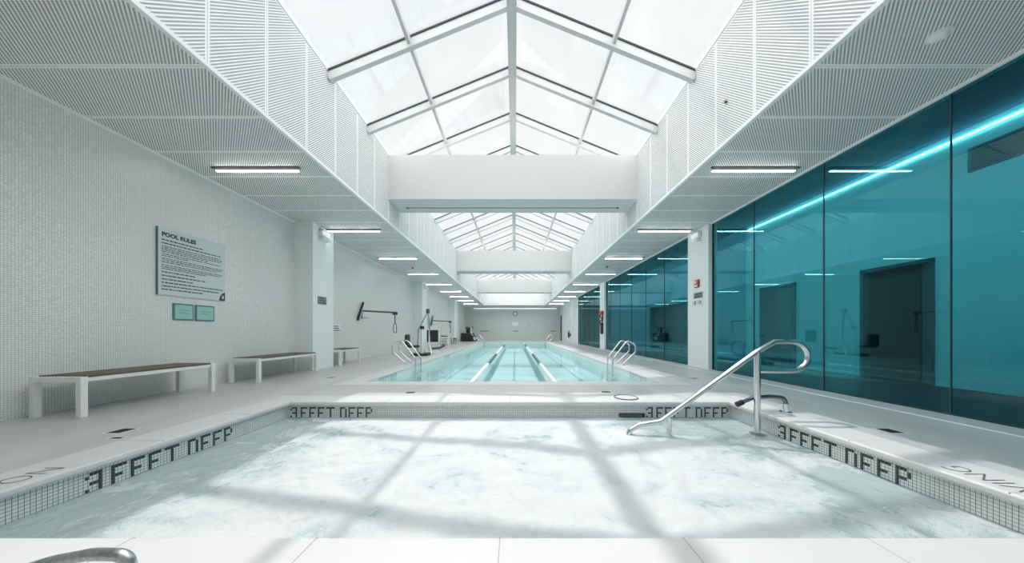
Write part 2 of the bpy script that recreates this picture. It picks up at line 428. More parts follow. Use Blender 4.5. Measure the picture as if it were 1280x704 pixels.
def basin(name, x0, x1, y0, y1, zb, mat, hole=None):
    mb = MB(); t = 0.2; zt = -0.0625
    mb.box(x0 - t, x0, y0 - t, y1 + t, zb - t, zt); mb.box(x1, x1 + t, y0 - t, y1 + t, zb - t, zt)
    mb.box(x0, x1, y0 - t, y0, zb - t, zt)
    if hole:
        hx0, hx1, hz0, hz1 = hole
        mb.box(x0, hx0, y1, y1 + t, zb - t, zt); mb.box(hx1, x1, y1, y1 + t, zb - t, zt)
        mb.box(hx0, hx1, y1, y1 + t, zb - t, hz0); mb.box(hx0, hx1, y1, y1 + t, hz1, zt)
    else: mb.box(x0, x1, y1, y1 + t, zb - t, zt)
    mb.box(x0, x1, y0, y1, zb - t, zb)
    o = mb.build(name, mat); o['kind'] = 'structure'
SK = (1.54, 1.925, -0.30, -0.177)
basin('wall_spa_basin', TX0, TX1, TY0, TY1, -1.05, M['tile_spa'], SK)
basin('wall_pool_basin', PX0, PX1, PY0, PY1, ZP, M['pool_tile'])
# darker grey blue strips running along the pool floor
mb = MB()
for lx, lw in ((-0.98, 0.13), (-0.04, 0.05), (0.93, 0.13), (2.3, 0.05), (-2.4, 0.05)): mb.box(lx - lw, lx + lw, PY0 + 0.8, PY1 - 1.2, ZP, ZP + 0.003)
o = mb.build('trim_5', plain('grey blue floor strip', (0.34, 0.56, 0.58), 0.4)); o['kind'] = 'structure'

# walls
box_obj('wall_left', (XL - 0.25, XL, YB - 0.2, YF + 0.2, -0.2, ZW), M['tile_wall'])
box_obj('wall_back', (XL, XI + 1.5, YB - 0.2, YB, -0.2, ZW), M['paint_cool'])
box_obj('wall_far', (XL, XI + 1.5, YF, YF + 0.25, -0.2, ZW), M['far'])
# columns: every 9.4 m on both sides
CY = [-1.4, 8.0, 17.4, 26.8]; CD = 0.92
for i, y in enumerate(CY):
    o = MB().box(XL, -5.43, y, y + CD, 0, ZC).build('column', [M['paint_cool']]); o['kind'] = 'structure'
    o = MB().box(XRC, XR + 0.14, y + 0.08, y + CD + 0.12, 0.0, ZC).build('column', M['paint_cool']); o['kind'] = 'structure'
# side ceilings and light-well sides
box_obj('ceiling', (XL, WL - 0.06, YB, YF, ZC, ZC + 0.04), M['perf_l'])
box_obj('ceiling', (WR + 0.06, XR + 0.12, YB, YF, ZC, ZC + 0.04), M['perf_r'])
box_obj('ceiling', (WL - 0.06, WR + 0.06, YE, YF, ZC, ZC + 0.06), M['paint'])
box_obj('wall_well_left', (WL - 0.06, WL, YB, YE, ZC, ZW), M['perf_w'])
box_obj('wall_well_right', (WR, WR + 0.06, YB, YE, ZC, ZW), M['perf_w'])
box_obj('wall_well_far', (WL, WR, YE, YE + 0.1, ZC, ZR + 0.1), M['paint'])
box_obj('wall_well_back', (WL, WR, YB - 0.1, YB, ZC, ZR + 0.1), M['paint'])
for s, x in ((1, WL), (-1, WR)):
    o = MB().box(min(x - 0.05 * s, x + 0.006 * s), max(x - 0.05 * s, x + 0.006 * s), YB, YE, ZC - 0.008, ZC + 0.035).build('trim_6', M['paint']); o['kind'] = 'structure'
    o = MB().box(min(x - 0.08 * s, x + 0.02 * s), max(x - 0.08 * s, x + 0.02 * s), YB, YE, ZW - 0.02, ZW + 0.05).build('trim_7', M['metal_white']); o['kind'] = 'structure'
box_obj('trim_8', (XL, XL + 0.02, YB, YF, ZC - 0.02, ZC - 0.001), M['paint'])
box_obj('trim_9', (XR - 0.04, XR + 0.0, YB, YF, ZC - 0.03, ZC - 0.001), M['paint'])
# opaque roof either side of the glass roof
box_obj('roof', (XL - 0.3, WL - 0.061, YB - 0.3, YF + 0.3, ZW, ZW + 0.2), M['outside'])
box_obj('roof', (WR + 0.061, XI + 1.8, YB - 0.3, YF + 0.3, ZW, ZW + 0.2), M['outside'])
box_obj('roof', (WL - 0.06, WR + 0.06, YE + 0.1, YF + 0.3, ZW, ZW + 0.2), M['outside'])
# cross beams with a black slot in their underside
for y in CY:
    mb = MB().box(WL, WR, y, y + CD, 4.59, ZW - 0.01); mb.box(-3.12, 2.97, y + 0.55, y + 0.585, 4.585, 4.5905, 1)
    mb.box(-3.12, -3.07, y + 0.53, y + 0.60, 4.575, 4.5905, 1); mb.box(2.92, 2.97, y + 0.53, y + 0.60, 4.575, 4.5905, 1)
    o = mb.build('beam', [plain('beam paint', (0.64, 0.635, 0.62), 0.6, var=0.02), M['black']]); o['kind'] = 'structure'

# ------------------------------------------------------------------ glass roof: one window per bay
RY = [5.46 + 1.44 * k for k in range(-5, 20)]
RY = [y for y in RY if YB < y < YE]
def roof_z(x): return ZR - abs(x - AX) * (ZR - ZW) / (WR - AX)
EDGE = {-1: WL, 1: WR}
bays = [(YB, 8.46), (8.46, 17.86), (17.86, 27.26), (27.26, YE)]
nw = 0
for y0, y1 in bays:
    nw += 1
    wnd = empty('window_%d' % nw, (AX, y0, ZW), kind='structure')
    sh = (AX, y0, ZW)
    mb = MB().box(AX - 0.09, AX + 0.09, y0, y1, ZR - 0.20, ZR - 0.02); mb.box(AX - 0.05, AX + 0.05, y0, y1, ZR - 0.235, ZR - 0.20)
    mb.build('ridge_beam', M['roof_frame'], wnd, sh)
    ys = [y for y in RY if y0 <= y < y1]
    for y in ys:
        mb = MB()
        for s in (-1, 1):
            xe = EDGE[s]; x1_ = AX + s * 0.05
            a = Vector((xe, y, roof_z(xe) if s > 0 else ZW)); b_ = Vector((x1_, y, ZR - 0.02)); dz = Vector((0, 0, -0.105))
            mb.bar(a + dz, b_ + dz, 0.085, 0.16)
            for g in (-0.05, 0.05): mb.bar(a + Vector((0, g, -0.012)), b_ + Vector((0, g, -0.012)), 0.018, 0.03, 1)
            mb.bar(a + Vector((0, 0, -0.01)), b_ + Vector((0, 0, -0.01)), 0.085, 0.03)
        mb.build('rafter', [M['roof_frame'], M['gasket']], wnd, sh)
    for px in (-1.93, 1.80):
        z = ZR - 0.02 - abs(px - AX) * (ZR - ZW - 0.02) / 3.345
        mb = MB().box(px - 0.03, px + 0.03, y0, y1, z - 0.12, z - 0.005); mb.build('purlin', M['roof_frame'], wnd, sh)
    yy = [y0] + [y for y in ys if y > y0] + [y1]
    for i in range(len(yy) - 1):
        mb = MB()
        for s in (-1, 1):
            xe = EDGE[s]
            v = [(xe, yy[i], ZW + 0.012), (AX, yy[i], ZR + 0.008), (AX, yy[i + 1], ZR + 0.008), (xe, yy[i + 1], ZW + 0.012)]
            mb.add(v, [(0, 1, 2, 3)])
        mb.build('pane', M['sky_glass'], wnd, sh)
# fascia closing the gap under the lowest glass edge
# ------------------------------------------------------------------ blue glass wall: one window per bay
def glass_bay(y0, y1, joint0, step):
    global nw
    nw += 1
    wnd = empty('window_%d' % nw, (XR, y0, 0), kind='structure'); sh = (XR, y0, 0)
    ys = [y0]; y = joint0
    while y < y1 - 0.2:
        if y > y0 + 0.2: ys.append(y)
        y += step
    ys.append(y1)
    for i in range(len(ys) - 1):
        MB().box(XR + 0.01, XR + 0.022, ys[i] + 0.004, ys[i + 1] - 0.004, 0.013, ZC - 0.002).build('pane', M['blue_glass'], wnd, sh)
    for y in ys[1:-1]: MB().box(XR + 0.006, XR + 0.026, y - 0.004, y + 0.004, 0.012, ZC - 0.004).build('seal', M['frame_dark'], wnd, sh)
    mb = MB().box(XR, XR + 0.04, y0, y1, ZC - 0.02, ZC - 0.001); mb.box(XR, XR + 0.04, y0, y1, 0.012, 0.028)
    mb.box(XR, XR + 0.04, y0, y0 + 0.03, 0.012, ZC - 0.001); mb.box(XR, XR + 0.04, y1 - 0.03, y1, 0.012, ZC - 0.001)
    mb.build('frame', M['black'], wnd, sh)
glass_bay(YB, 8.08, 0.64, 1.51)
glass_bay(9.04, 17.48, 10.7, 1.51)
glass_bay(18.44, 25.2, 20.1, 1.51)
# solid right-hand wall past the glass
box_obj('wall_right', (XR - 0.02, XR + 0.14, 25.2, YF, 0, ZC), M['paint_cool'])
nd = 0
def flat_door(y0, y1, x):
    global nd
    nd += 1
    d = empty('door_%d' % nd, (x, y0, 0), kind='structure'); sh = (x, y0, 0)
    MB().box(x - 0.035, x - 0.002, y0 + 0.06, y1 - 0.06, 0.012, 2.3).build('door_leaf', M['paint_cool'], d, sh)
    mb = MB().box(x - 0.06, x - 0.001, y0, y0 + 0.06, 0.012, 2.36); mb.box(x - 0.06, x - 0.001, y1 - 0.06, y1, 0.012, 2.36); mb.box(x - 0.06, x - 0.001, y0, y1, 2.30, 2.36)
    mb.build('door_frame', M['metal_white'], d, sh)
    mb = MB().box(x - 0.09, x - 0.036, y0 + 0.12, y0 + 0.15, 1.0, 1.15); mb.build('handle', M['steel_dull'], d, sh)
flat_door(28.6, 29.8, XR - 0.02)
nd += 1
d = empty('door_%d' % nd, (XR - 0.02, 34.0, 0), kind='structure')
MB().box(XR - 0.10, XR - 0.022, 34.0, 34.55, 0.012, 2.9).build('door_leaf', M['black'], d, (XR - 0.02, 34.0, 0))

# ------------------------------------------------------------------ corridor behind the glass
box_obj('floor', (XR + 0.05, XI + 1.5, YB, YF, -0.2, 0.0), M['inner_floor'])
box_obj('ceiling', (XR + 0.14, XI + 1.5, YB, YF, 4.66, 4.75), M['inner_ceil'])
box_obj('wall_header', (XR + 0.12, XR + 0.20, YB, YF, ZC + 0.0, 4.66), M['inner_ceil'])
DH = 2.46
openings = [(5.72, 6.95), (8.55, 9.80), (13.8, 17.8)]
mb = MB(); y = YB
for a, b_ in openings[:2]:
    mb.box(XI, XI + 0.2, y, a, 0, 4.66); mb.box(XI, XI + 0.2, a, b_, DH, 4.66); y = b_
mb.box(XI, XI + 0.2, y, 10.4, 0, 4.66)
mb.build('wall_corridor', M['inner_wall'])['kind'] = 'structure'
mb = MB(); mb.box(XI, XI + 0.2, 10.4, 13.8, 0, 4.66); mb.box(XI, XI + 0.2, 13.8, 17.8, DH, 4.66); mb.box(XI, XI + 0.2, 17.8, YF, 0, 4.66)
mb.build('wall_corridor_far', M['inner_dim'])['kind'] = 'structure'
box_obj('wall_outer', (XI + 1.3, XI + 1.5, YB, YF, 0, 4.66), M['void'])
for a, b_ in openings:
    nd += 1
    d = empty('door_%d' % nd, (XI, a, 0), kind='structure'); sh = (XI, a, 0)
    mb = MB(); t = 0.07
    mb.box(XI - 0.03, XI + 0.2, a, a + t, 0, DH); mb.box(XI - 0.03, XI + 0.2, b_ - t, b_, 0, DH); mb.box(XI - 0.03, XI + 0.2, a, b_, DH - t, DH)
    mb.build('door_frame', M['frame_dark'], d, sh)
    MB().box(XI + 0.12, XI + 0.16, a + t, a + t + 0.16 * (b_ - a), 0.01, DH - t).build('door_leaf', M['dark_grey'], d, sh)
    MB().box(XI + 0.12, XI + 0.15, a + t + 0.16 * (b_ - a) + 0.03, b_ - t, 0.01, DH - t).build('panel', M['void'], d, sh)
t = tag(MB().box(XI - 0.04, XI - 0.005, YB, 10.3, 4.52, 4.54).build('cove_light', M['cove']), 'long bright strip light along the top of the corridor wall behind blue glass', 'light')
t = tag(MB().box(XR + 0.22, XR + 0.37, YB, 24.0, 4.56, 4.60).build('added_fill_light', M['corridor_fill']), 'added unseen fill strip above the blue glass that lights the corridor wall', 'light')  # added light, kept out of sight behind the header, brightens the corridor wall
v = empty('air_grille', (XI, 3.2, 3.85), 'grey air grille high on the corridor wall behind the near glass', 'vent')
mb = MB().box(XI - 0.03, XI - 0.001, 3.2, 5.29, 3.85, 4.27); mb.build('grille_frame', M['grille'], v, (XI, 3.2, 3.85))
mb = MB()
for k in range(11): mb.box(XI - 0.045, XI - 0.03, 3.25, 5.24, 3.88 + k * 0.034, 3.895 + k * 0.034)
mb.build('louvres', M['dark_grey'], v, (XI, 3.2, 3.85))

# ------------------------------------------------------------------ water
def sheet(name, x0, x1, y0, y1, z, nx, ny, mat, fn):
    vs = []; fs = []
    for j in range(ny + 1):
        for i in range(nx + 1):
            x = x0 + (x1 - x0) * i / nx; y = y0 + (y1 - y0) * j / ny
            vs.append((x, y, z + fn(x, y)))
    for j in range(ny):
        for i in range(nx):
            a = j * (nx + 1) + i; fs.append((a, a + 1, a + nx + 2, a + nx + 1))
    return MB().add(vs, fs, 0, True).build(name, mat)
def chop(x, y):
    v = noise.fractal(Vector((x * 1.7, y * 2.1, 0.3)), 1.0, 2.1, 4) * 0.022 + noise.fractal(Vector((x * 6, y * 7, 4.0)), 1.0, 2.0, 3) * 0.009
    e = min(x - TX0, TX1 - x, y - TY0, TY1 - y)
    return v * min(1.0, 0.25 + e * 1.6)
o = sheet('spa_water', TX0 + 0.001, TX1 - 0.001, TY0 + 0.001, TY1 - 0.001, WSPA, 300, 150, M['spa_water'], chop)
tag(o, 'churning white foamy water filling the hot tub in the foreground', 'water', kind='stuff')
o = sheet('pool_water', PX0 + 0.001, PX1 - 0.001, PY0 + 0.001, PY1 - 0.001, WPOOL, 4, 8, M['pool_water'], lambda x, y: 0)
tag(o, 'clear pale turquoise water of the long lap pool', 'water', kind='stuff')

# ------------------------------------------------------------------ mosaic lettering
FONT = {'3': ['0110', '1001', '0001', '0110', '0001', '1001', '0110'],
        'F': ['1111', '1000', '1000', '1110', '1000', '1000', '1000'],
        'E': ['1111', '1000', '1000', '1110', '1000', '1000', '1111'],
        'T': ['11111', '00100', '00100', '00100', '00100', '00100', '00100'],
        'D': ['1110', '1001', '1001', '1001', '1001', '1001', '1110'],
        'P': ['1110', '1001', '1001', '1110', '1000', '1000', '1000']}
FONT['3'] = ['0111', '1001', '0001', '0111', '0001', '1001', '0111']
COLS = [('3', 0), ('F', 6), ('E', 11), ('E', 16), ('T', 21), ('D', 29), ('E', 34), ('E', 39), ('P', 44)]
def marking(org, du, nrm, label, mat, t=T, ztop=-0.088, gap=0.0012):
    org = Vector(org); du = Vector(du); nrm = Vector(nrm)
    root = empty('depth_marking', (org.x, org.y, ztop), label, 'lettering', 'mosaic depth markings')
    for ch, c in COLS:
        mb = MB()
        for r, row in enumerate(FONT[ch]):
            for k, bit in enumerate(row):
                if bit == '1':
                    u0 = (c + k) * t + gap; u1 = (c + k + 1) * t - gap; z1 = ztop - r * t - gap; z0 = ztop - (r + 1) * t + gap
                    a = org + du * u0; b_ = org + du * u1; n = nrm * 0.003
                    vs = []
                    for q in (Vector((0, 0, 0)), n):
                        vs += [Vector((a.x, a.y, z0)) + q, Vector((b_.x, b_.y, z0)) + q, Vector((b_.x, b_.y, z1)) + q, Vector((a.x, a.y, z1)) + q]
                    mb.add(vs, [(0, 1, 2, 3), (4, 5, 6, 7), (0, 1, 5, 4), (1, 2, 6, 5), (2, 3, 7, 6), (3, 0, 4, 7)])
        mb.build('letter', mat, root, (org.x, org.y, ztop))
marking((TX0 + 0.03, TY1, 0), (1, 0, 0), (0, -1, 0), 'black mosaic letters reading 3 FEET DEEP at the left end of the spa back wall', M['tile_black'])
marking((1.945, TY1, 0), (1, 0, 0), (0, -1, 0), 'black mosaic letters reading 3 FEET DEEP behind the spa handrail, right of the skimmer', M['tile_black'])
marking((TX0, 2.335, 0), (0, 1, 0), (1, 0, 0), 'black mosaic letters reading 3 FEET DEEP along the left side wall of the spa', M['tile_black'])
marking((TX1, 3.63, 0), (0, -1, 0), (-1, 0, 0), 'black mosaic letters reading 3 FEET DEEP along the right side wall of the spa', M['tile_black'])
marking((PX0, 7.0, 0), (0, 1, 0), (1, 0, 0), 'pale teal mosaic depth letters on the near left wall of the lap pool', M['tile_teal'], ztop=-0.07, t=0.022)
marking((PX1, 8.1, 0), (0, -1, 0), (-1, 0, 0), 'pale teal mosaic depth letters on the near right wall of the lap pool', M['tile_teal'], ztop=-0.07, t=0.022)
marking((PX0, 13.5, 0), (0, 1, 0), (1, 0, 0), 'pale teal mosaic depth letters on the left pool wall beside the pool lift', M['tile_teal'], ztop=-0.07, t=0.022)
# NO DIVING set in the copings
def coping_text(fn, label):
    o = text_mesh('NO DIVING', 0.2, 'coping_lettering', M['ink_grey'], lambda u, v: (u, v, 0), bold=-0.0045)
    W = max(v.co.x for v in o.data.vertices)
    for v in o.data.vertices: v.co = Vector(fn(v.co.x, v.co.y, W))
    tag(o, label, 'lettering', 'coping letters')
coping_text(lambda u, v, W: (-3.555 + v * 1.2, 2.27 - u * 0.82, 0.0045), 'thin dark letters reading NO DIVING in the left spa coping')
coping_text(lambda u, v, W: (3.395 - v * 1.2, 2.28 - (W - u) * 0.82, 0.0045), 'thin dark letters reading NO DIVING in the right spa coping')

# skimmer mouth in the spa back wall
s = empty('skimmer', (1.73, TY1, -0.24), 'dark rectangular skimmer opening in the spa back wall at the waterline', 'skimmer')
mb = MB().box(SK[0], SK[1], TY1 + 0.15, TY1 + 0.19, SK[2], SK[3]); mb.build('throat', M['void'], s, (1.73, TY1, -0.24))
mb = MB(); t = 0.012
mb.box(SK[0], SK[1], TY1 - 0.004, TY1 + 0.15, SK[3] - t, SK[3]); mb.box(SK[0], SK[0] + t, TY1 - 0.004, TY1 + 0.15, SK[2], SK[3]); mb.box(SK[1] - t, SK[1], TY1 - 0.004, TY1 + 0.15, SK[2], SK[3])
mb.build('skimmer_frame', M['dark_grey'], s, (1.73, TY1, -0.24))
MB().bar((SK[0] + 0.02, TY1 + 0.03, -0.225), (SK[1] - 0.02, TY1 + 0.03, -0.225), 0.008, 0.04).build('weir_flap', M['grey'], s, (1.73, TY1, -0.24))

# ------------------------------------------------------------------ spa handrail
def hp(px, py, Y=3.68): return ((px - 644) * Y / F, Y, H - (py - 415) * Y / F)
r = empty('handrail', (hp(946, 545)[0], 3.68, WSPA), 'polished steel handrail with a looped upper end rising from the spa water', 'handrail')
sh = (hp(946, 545)[0], 3.68, WSPA)
pts = [hp(784, 552), hp(787, 538), hp(800, 531), hp(826, 527), hp(946, 440), hp(966, 427), hp(990, 427.5)]
path = fillet(pts[:6], [0.08, 0.1, 0.12, 0.3, 0.2])[:-1]
cx, cz = hp(988, 445.5)[0], hp(988, 445.5)[2]; R = 18.3 * 3.68 / F
arc = [(cx + 0.01 + R * 1.15 * math.sin(a), 3.68, cz + R * math.cos(a)) for a in [PI * i / 14 for i in range(15)]]
path += [Vector(hp(968, 427.2))] + [Vector(a) for a in arc] + [Vector(hp(948, 463.5))]
MB().tube(path, 0.031, 18).build('rail', M['chrome'], r, sh)
for (px, top, bot) in ((946.5, 440, 552), (836.5, 522, 552)):
    x, _, zt = hp(px, top); zb = hp(px, bot)[2] 
    mb = MB().tube([(x, 3.68, zt), (x, 3.68, -0.75)], 0.035 if px > 900 else 0.03, 18)
    mb.build('post', M['chrome'], r, sh)
x = hp(946.5, 545)[0]
MB().cyl((x, 3.68, -0.262), (x, 3.68, -0.222), 0.075, 24).build('flange', M['steel_dull'], r, sh)

# arched fill spout on the right coping
x0 = 3.39; yy = 3.74; sh = (x0, yy, 0)
s = empty('fill_spout', sh, 'low arched dark steel fill spout reaching from the right coping over the spa', 'spout')
pts = [(x0, yy, 0.0), (x0, yy, 0.205), (x0 - 0.20, yy, 0.22), (2.98, yy, 0.205), (2.80, yy, 0.13)]
MB().tube(fillet(pts, [0.09, 0.1, 0.12]), 0.024, 16).build('pipe', plain('dark steel', (0.20, 0.22, 0.22), 0.22, 1.0), s, sh)
MB().cyl((2.85, yy, 0.152), (2.775, yy, 0.118), 0.033, 18).build('nozzle', M['black'], s, sh)
mb = MB().cyl((x0, yy, 0.002), (x0, yy, 0.03), 0.065, 24); mb.cyl((x0, yy, 0.03), (x0, yy, 0.13), 0.034, 20); mb.build('flange', M['chrome'], s, sh)

# near grab rail at the bottom left and its twin at the right
def low_rail(cx_, yy, label, flip=1):
    sh = (cx_, yy, 0)
    s = empty('grab_rail', sh, label, 'grab rail', 'low rails on the near coping')
    pts = [(-0.62, 0, -0.0), (-0.60, -0.02, 0.02), (-0.25, 0.0, 0.125), (-0.08, 0.0, 0.158), (0.065, 0, 0.155), (0.07, 0, 0.05), (0.05, -0.01, 0.0)]
    pts = [(flip * a, b_, c) for a, b_, c in pts]
    MB().tube(fillet(pts, [0.05, 0.5, 0.2, 0.06, 0.05]), 0.022, 18).build('rail', M['steel_dull'], s)
    MB().cyl((flip * 0.05, -0.01, 0.001), (flip * 0.05, -0.01, 0.012), 0.05, 20).build('flange', M['steel_dull'], s)
    MB().cyl((flip * -0.62, 0, 0.001), (flip * -0.62, 0, 0.012), 0.05, 20).build('flange', M['steel_dull'], s)
low_rail(-1.58, 1.17, 'scuffed steel grab rail arching over the near coping at the bottom left')
# ------------------------------------------------------------------ pool ladders
def ladder(x_foot, x_in, x_out, sgn, Y, label):
    """sgn -1 left side, +1 right side"""
    sh = (x_foot, Y, 0)
    s = empty('pool_ladder', sh, label, 'pool ladder', 'grab rails of the pool ladders')
    for dy in (0, 0.5):
        pts = [(x_foot, Y + dy, 0.0), (x_foot, Y + dy, 0.06), (x_out, Y + dy, 0.42), (x_out - sgn * 0.02, Y + dy, 0.66), (x_foot + sgn * 0.12, Y + dy, 0.78), (x_in + sgn * 0.02, Y + dy, 0.20), (x_in, Y + dy, -0.05), (x_in, Y + dy, -0.6)]
        MB().tube(fillet(pts, [0.04, 0.2, 0.16, 0.22, 0.2, 0.05]), 0.022, 12).build('rail', M['chrome'], s, sh)
        MB().cyl((x_foot, Y + dy, 0.003), (x_foot, Y + dy, 0.02), 0.05, 16).build('flange', M['chrome'], s, sh)
    for z in (-0.32, -0.54): MB().box(x_in - 0.04, x_in + 0.04, Y, Y + 0.5, z, z + 0.03).build('step', M['chrome'], s, sh)
ladder(-3.46, -3.12, -3.86, -1, 9.37, 'pair of steel grab rails of the ladder at the near left of the lap pool')
ladder(3.32, 2.98, 3.70, 1, 9.15, 'pair of steel grab rails of the ladder at the near right of the lap pool')
ladder(-3.46, -3.12, -3.86, -1, 29.6, 'small steel ladder rails at the far left corner of the pool')
ladder(3.36, 3.02, 3.76, 1, 29.6, 'small steel ladder rails at the far right corner of the pool')
# ------------------------------------------------------------------ lane ropes
def rope(x, label, pattern):
    mb = MB()
    y = PY0 + 0.02; mb.cyl((x, PY0 + 0.003, WPOOL + 0.02), (x, PY1 - 0.003, WPOOL + 0.02), 0.006, 8, 1)
    while y < PY1 - 0.3:
        dark = any(a <= y < b_ for a, b_ in pattern)
        st = 0.12 if y < 16 else 0.24
        ys_ = [y, y + st * 0.1, y + st * 0.5, y + st * 0.9, y + st * 0.96]; rs = [0.045, 0.064, 0.068, 0.064, 0.045]
        mb.tube([(x, q, WPOOL + 0.02) for q in ys_], rs, 10, 1 if dark else 0)
        y += st
    tag(mb.build('lane_rope', [M['rope_white'], M['rope_dark']]), label, 'lane rope', 'floating lane ropes')
rope(-1.03, 'left lane rope of white and dark floats down the lap pool', [(11.2, 16), (24, 28.5), (31, 32)])
rope(0.95, 'right lane rope of white and dark floats down the lap pool', [(11.2, 16), (24, 28.5), (31, 32)])

# ------------------------------------------------------------------ benches
def make_bench(Y0, L, label, x0=-5.79, x1=-5.17, hz=0.49):
    sh = (x0, Y0, 0); s = empty('bench', sh, label, 'bench', 'benches along the left wall'); q = 0.065
    for (x, y) in ((x0, Y0), (x1 - q, Y0), (x0, Y0 + L - q), (x1 - q, Y0 + L - q)):
        MB().bevel_box(x, x + q, y, y + q, 0.001, hz - 0.001, 0.004).build('leg', M['bench_metal'], s, sh)
    mb = MB()
    for y in (Y0, Y0 + L - q): mb.bevel_box(x0 + q + .001, x1 - q - .001, y, y + q, hz - q, hz, 0.004)
    for x in (x0, x1 - q): mb.bevel_box(x, x + q * 0.7, Y0 + q + .001, Y0 + L - q - .001, hz - q, hz - 0.014, 0.004)
    mb.build('frame', M['bench_metal'], s, sh)
    mb = MB(); n = 4; W = (x1 - x0 - 0.02) / n
    for k in range(n): mb.bevel_box(x0 + 0.01 + k * W + 0.006, x0 + 0.01 + (k + 1) * W - 0.006, Y0 + q + 0.003, Y0 + L - q - 0.003, hz - 0.013, hz + 0.012, 0.003)
    mb.build('seat', M['bench_wood'], s, sh)
    return s
make_bench(3.55, 1.60, 'nearest bench with grey metal frame and dark brown slats below the pool rules sign')
make_bench(6.02, 1.80, 'second bench, dark brown slats on a white frame against the front of the column')
make_bench(8.98, 1.15, 'bench standing just behind the first left column', -5.80, -5.25)
make_bench(23.2, 1.6, 'small far bench in the left row before the third column')

# ------------------------------------------------------------------ linear lamps
ORD = ['first', 'second', 'third', 'fourth', 'fifth', 'sixth', 'seventh', 'eighth', 'ninth', 'tenth']
def make_lamp(loc, label, group):
    s = empty('linear_lamp', loc, label, 'ceiling lamp', group)
    mb = MB().box(-0.79, 0.79, -0.065, -0.03, -0.02, -0.001); mb.build('shadow_gap', M['black'], s)
    MB().bevel_box(-0.75, 0.75, -0.03, 0.02, -0.045, -0.001, 0.006).build('housing', M['metal_white'], s)
    MB().bevel_box(-0.735, 0.735, -0.026, 0.016, -0.056, -0.0455, 0.004).build('diffuser', M['lamp'], s)
    return s
proto = None
for side, cx_ in (('left', -4.64), ('right', 4.295)):
    for k in range(9):
        y = 5.38 + 3.22 * k
        lab = 'slim white linear lamp under the %s side ceiling, %s counting away from the camera' % (side, ORD[k])
        if proto is None: proto = make_lamp((cx_, y, ZC), lab, 'linear lamps under the left ceiling'); o = proto
        else:
            o = copy_tree(proto); o.location = (cx_, y, ZC); o['label'] = lab; o['group'] = 'linear lamps under the %s ceiling' % side
s = empty('wall_lamp', (AX, YF, 3.8), 'long bright lamp strip across the top of the far wall', 'wall lamp')
MB().box(-4.9, 5.0, -0.09, -0.001, 0.03, 0.10).build('housing', M['metal_white'], s)
MB().box(-4.85, 4.95, -0.08, -0.01, 0.0, 0.0295).build('diffuser', emit('far lamp diffuser', (0.9, 1, 0.98), 0.9), s)

# ------------------------------------------------------------------ drains and lid
def drain(x, y, w, d, label):
    sh = (x, y, 0); s = empty('floor_drain', sh, label, 'floor drain', 'square drains in the grey deck')
    mb = MB(); e = 0.012
    ring(mb, x - w / 2, x + w / 2, y - d / 2, y + d / 2, x - w / 2 - e, x + w / 2 + e, y - d / 2 - e, y + d / 2 + e, 0.0005, 0.004)
    mb.build('rim', M['paint'], s, sh)
    MB().box(x - w / 2, x + w / 2, y - d / 2, y + d / 2, 0.0005, 0.002).build('grate', M['void'], s, sh)
drain(-4.09, 3.10, 0.155, 0.155, 'black square floor drain left of the spa, the larger of the two')
drain(-3.86, 2.89, 0.12, 0.05, 'thin black floor slot just in front of the larger left drain')
drain(3.89, 3.10, 0.15, 0.15, 'black square floor drain right of the spa, before the glass')
drain(-1.77, 5.05, 0.16, 0.13, 'small black floor drain left of centre between spa and pool')
drain(1.55, 5.10, 0.16, 0.13, 'small black floor drain right of centre between spa and pool')
drain(-4.15, 6.72, 0.16, 0.13, 'small black floor drain left of the lap pool near the column')
drain(3.97, 6.6, 0.16, 0.13, 'small black floor drain at the foot of the right column')
s = empty('access_cover', (1.73, 4.66, 0), 'round white access lid with dark rim in the coping behind the spa', 'cover')
mb = MB().cyl((0, 0, 0.0025), (0, 0, 0.008), 0.17, 40); mb.build('disc', M['coping'], s)
mb = MB(); mb.tube([(0.172 * math.cos(a), 0.172 * math.sin(a), 0.006) for a in [2 * PI * i / 40 for i in range(41)]], 0.011, 6, cap=False); mb.build('rim', M['dark_grey'], s)

# ------------------------------------------------------------------ signs on the left wall
sx = XL
s = empty('rules_sign', (sx, 5.5, 2.2), 'large grey sign headed POOL RULES on the left mosaic wall above the benches', 'sign')
sh = (sx, 5.5, 2.2)
MB().bevel_box(sx + 0.001, sx + 0.03, 4.92, 6.06, 1.65, 2.775, 0.003).build('board', M['sign'], s, sh)
MB().box(sx + 0.001, sx + 0.034, 4.913, 4.9195, 1.648, 2.778).build('edge', M['plate_edge'], s, sh)
text_mesh('POOL RULES', 0.094, 'heading', M['ink'], lambda u, v: (sx + 0.032, 4.97 + u, 2.64 + v), s, bold=0.005, shift=sh)
mb = MB(); rs = random.Random(3)
rows = [(2.585, .62, 1), (2.53, .93, 1)]
for z0, n, w_ in ((2.475, 4, 1.0), (2.345, 2, 1.0), (2.27, 3, 1.0), (2.16, 3, .98)):
    for k in range(n): rows.append((z0 - k * 0.031, (w_ if k < n - 1 else rs.uniform(.35, .9)) * rs.uniform(.93, 1), 0))
rows += [(2.045, .46, 1), (1.985, .67, 1), (1.925, .42, 1), (1.868, .98, 1), (1.81, .9, 1), (1.755, .62, 1)]
for z, wd, bold in rows:
    u = 0.0; hgt = 0.011 if not bold else 0.016
    while u < wd * 1.05:
        l = rs.uniform(0.014, 0.07)
        mb.box(sx + 0.0302, sx + 0.0312, 4.97 + u, min(4.97 + u + l, 6.03), z - hgt, z + hgt * 0.2); u += l + rs.uniform(0.007, 0.014)
mb.build('small_print', M['ink'], s, sh)
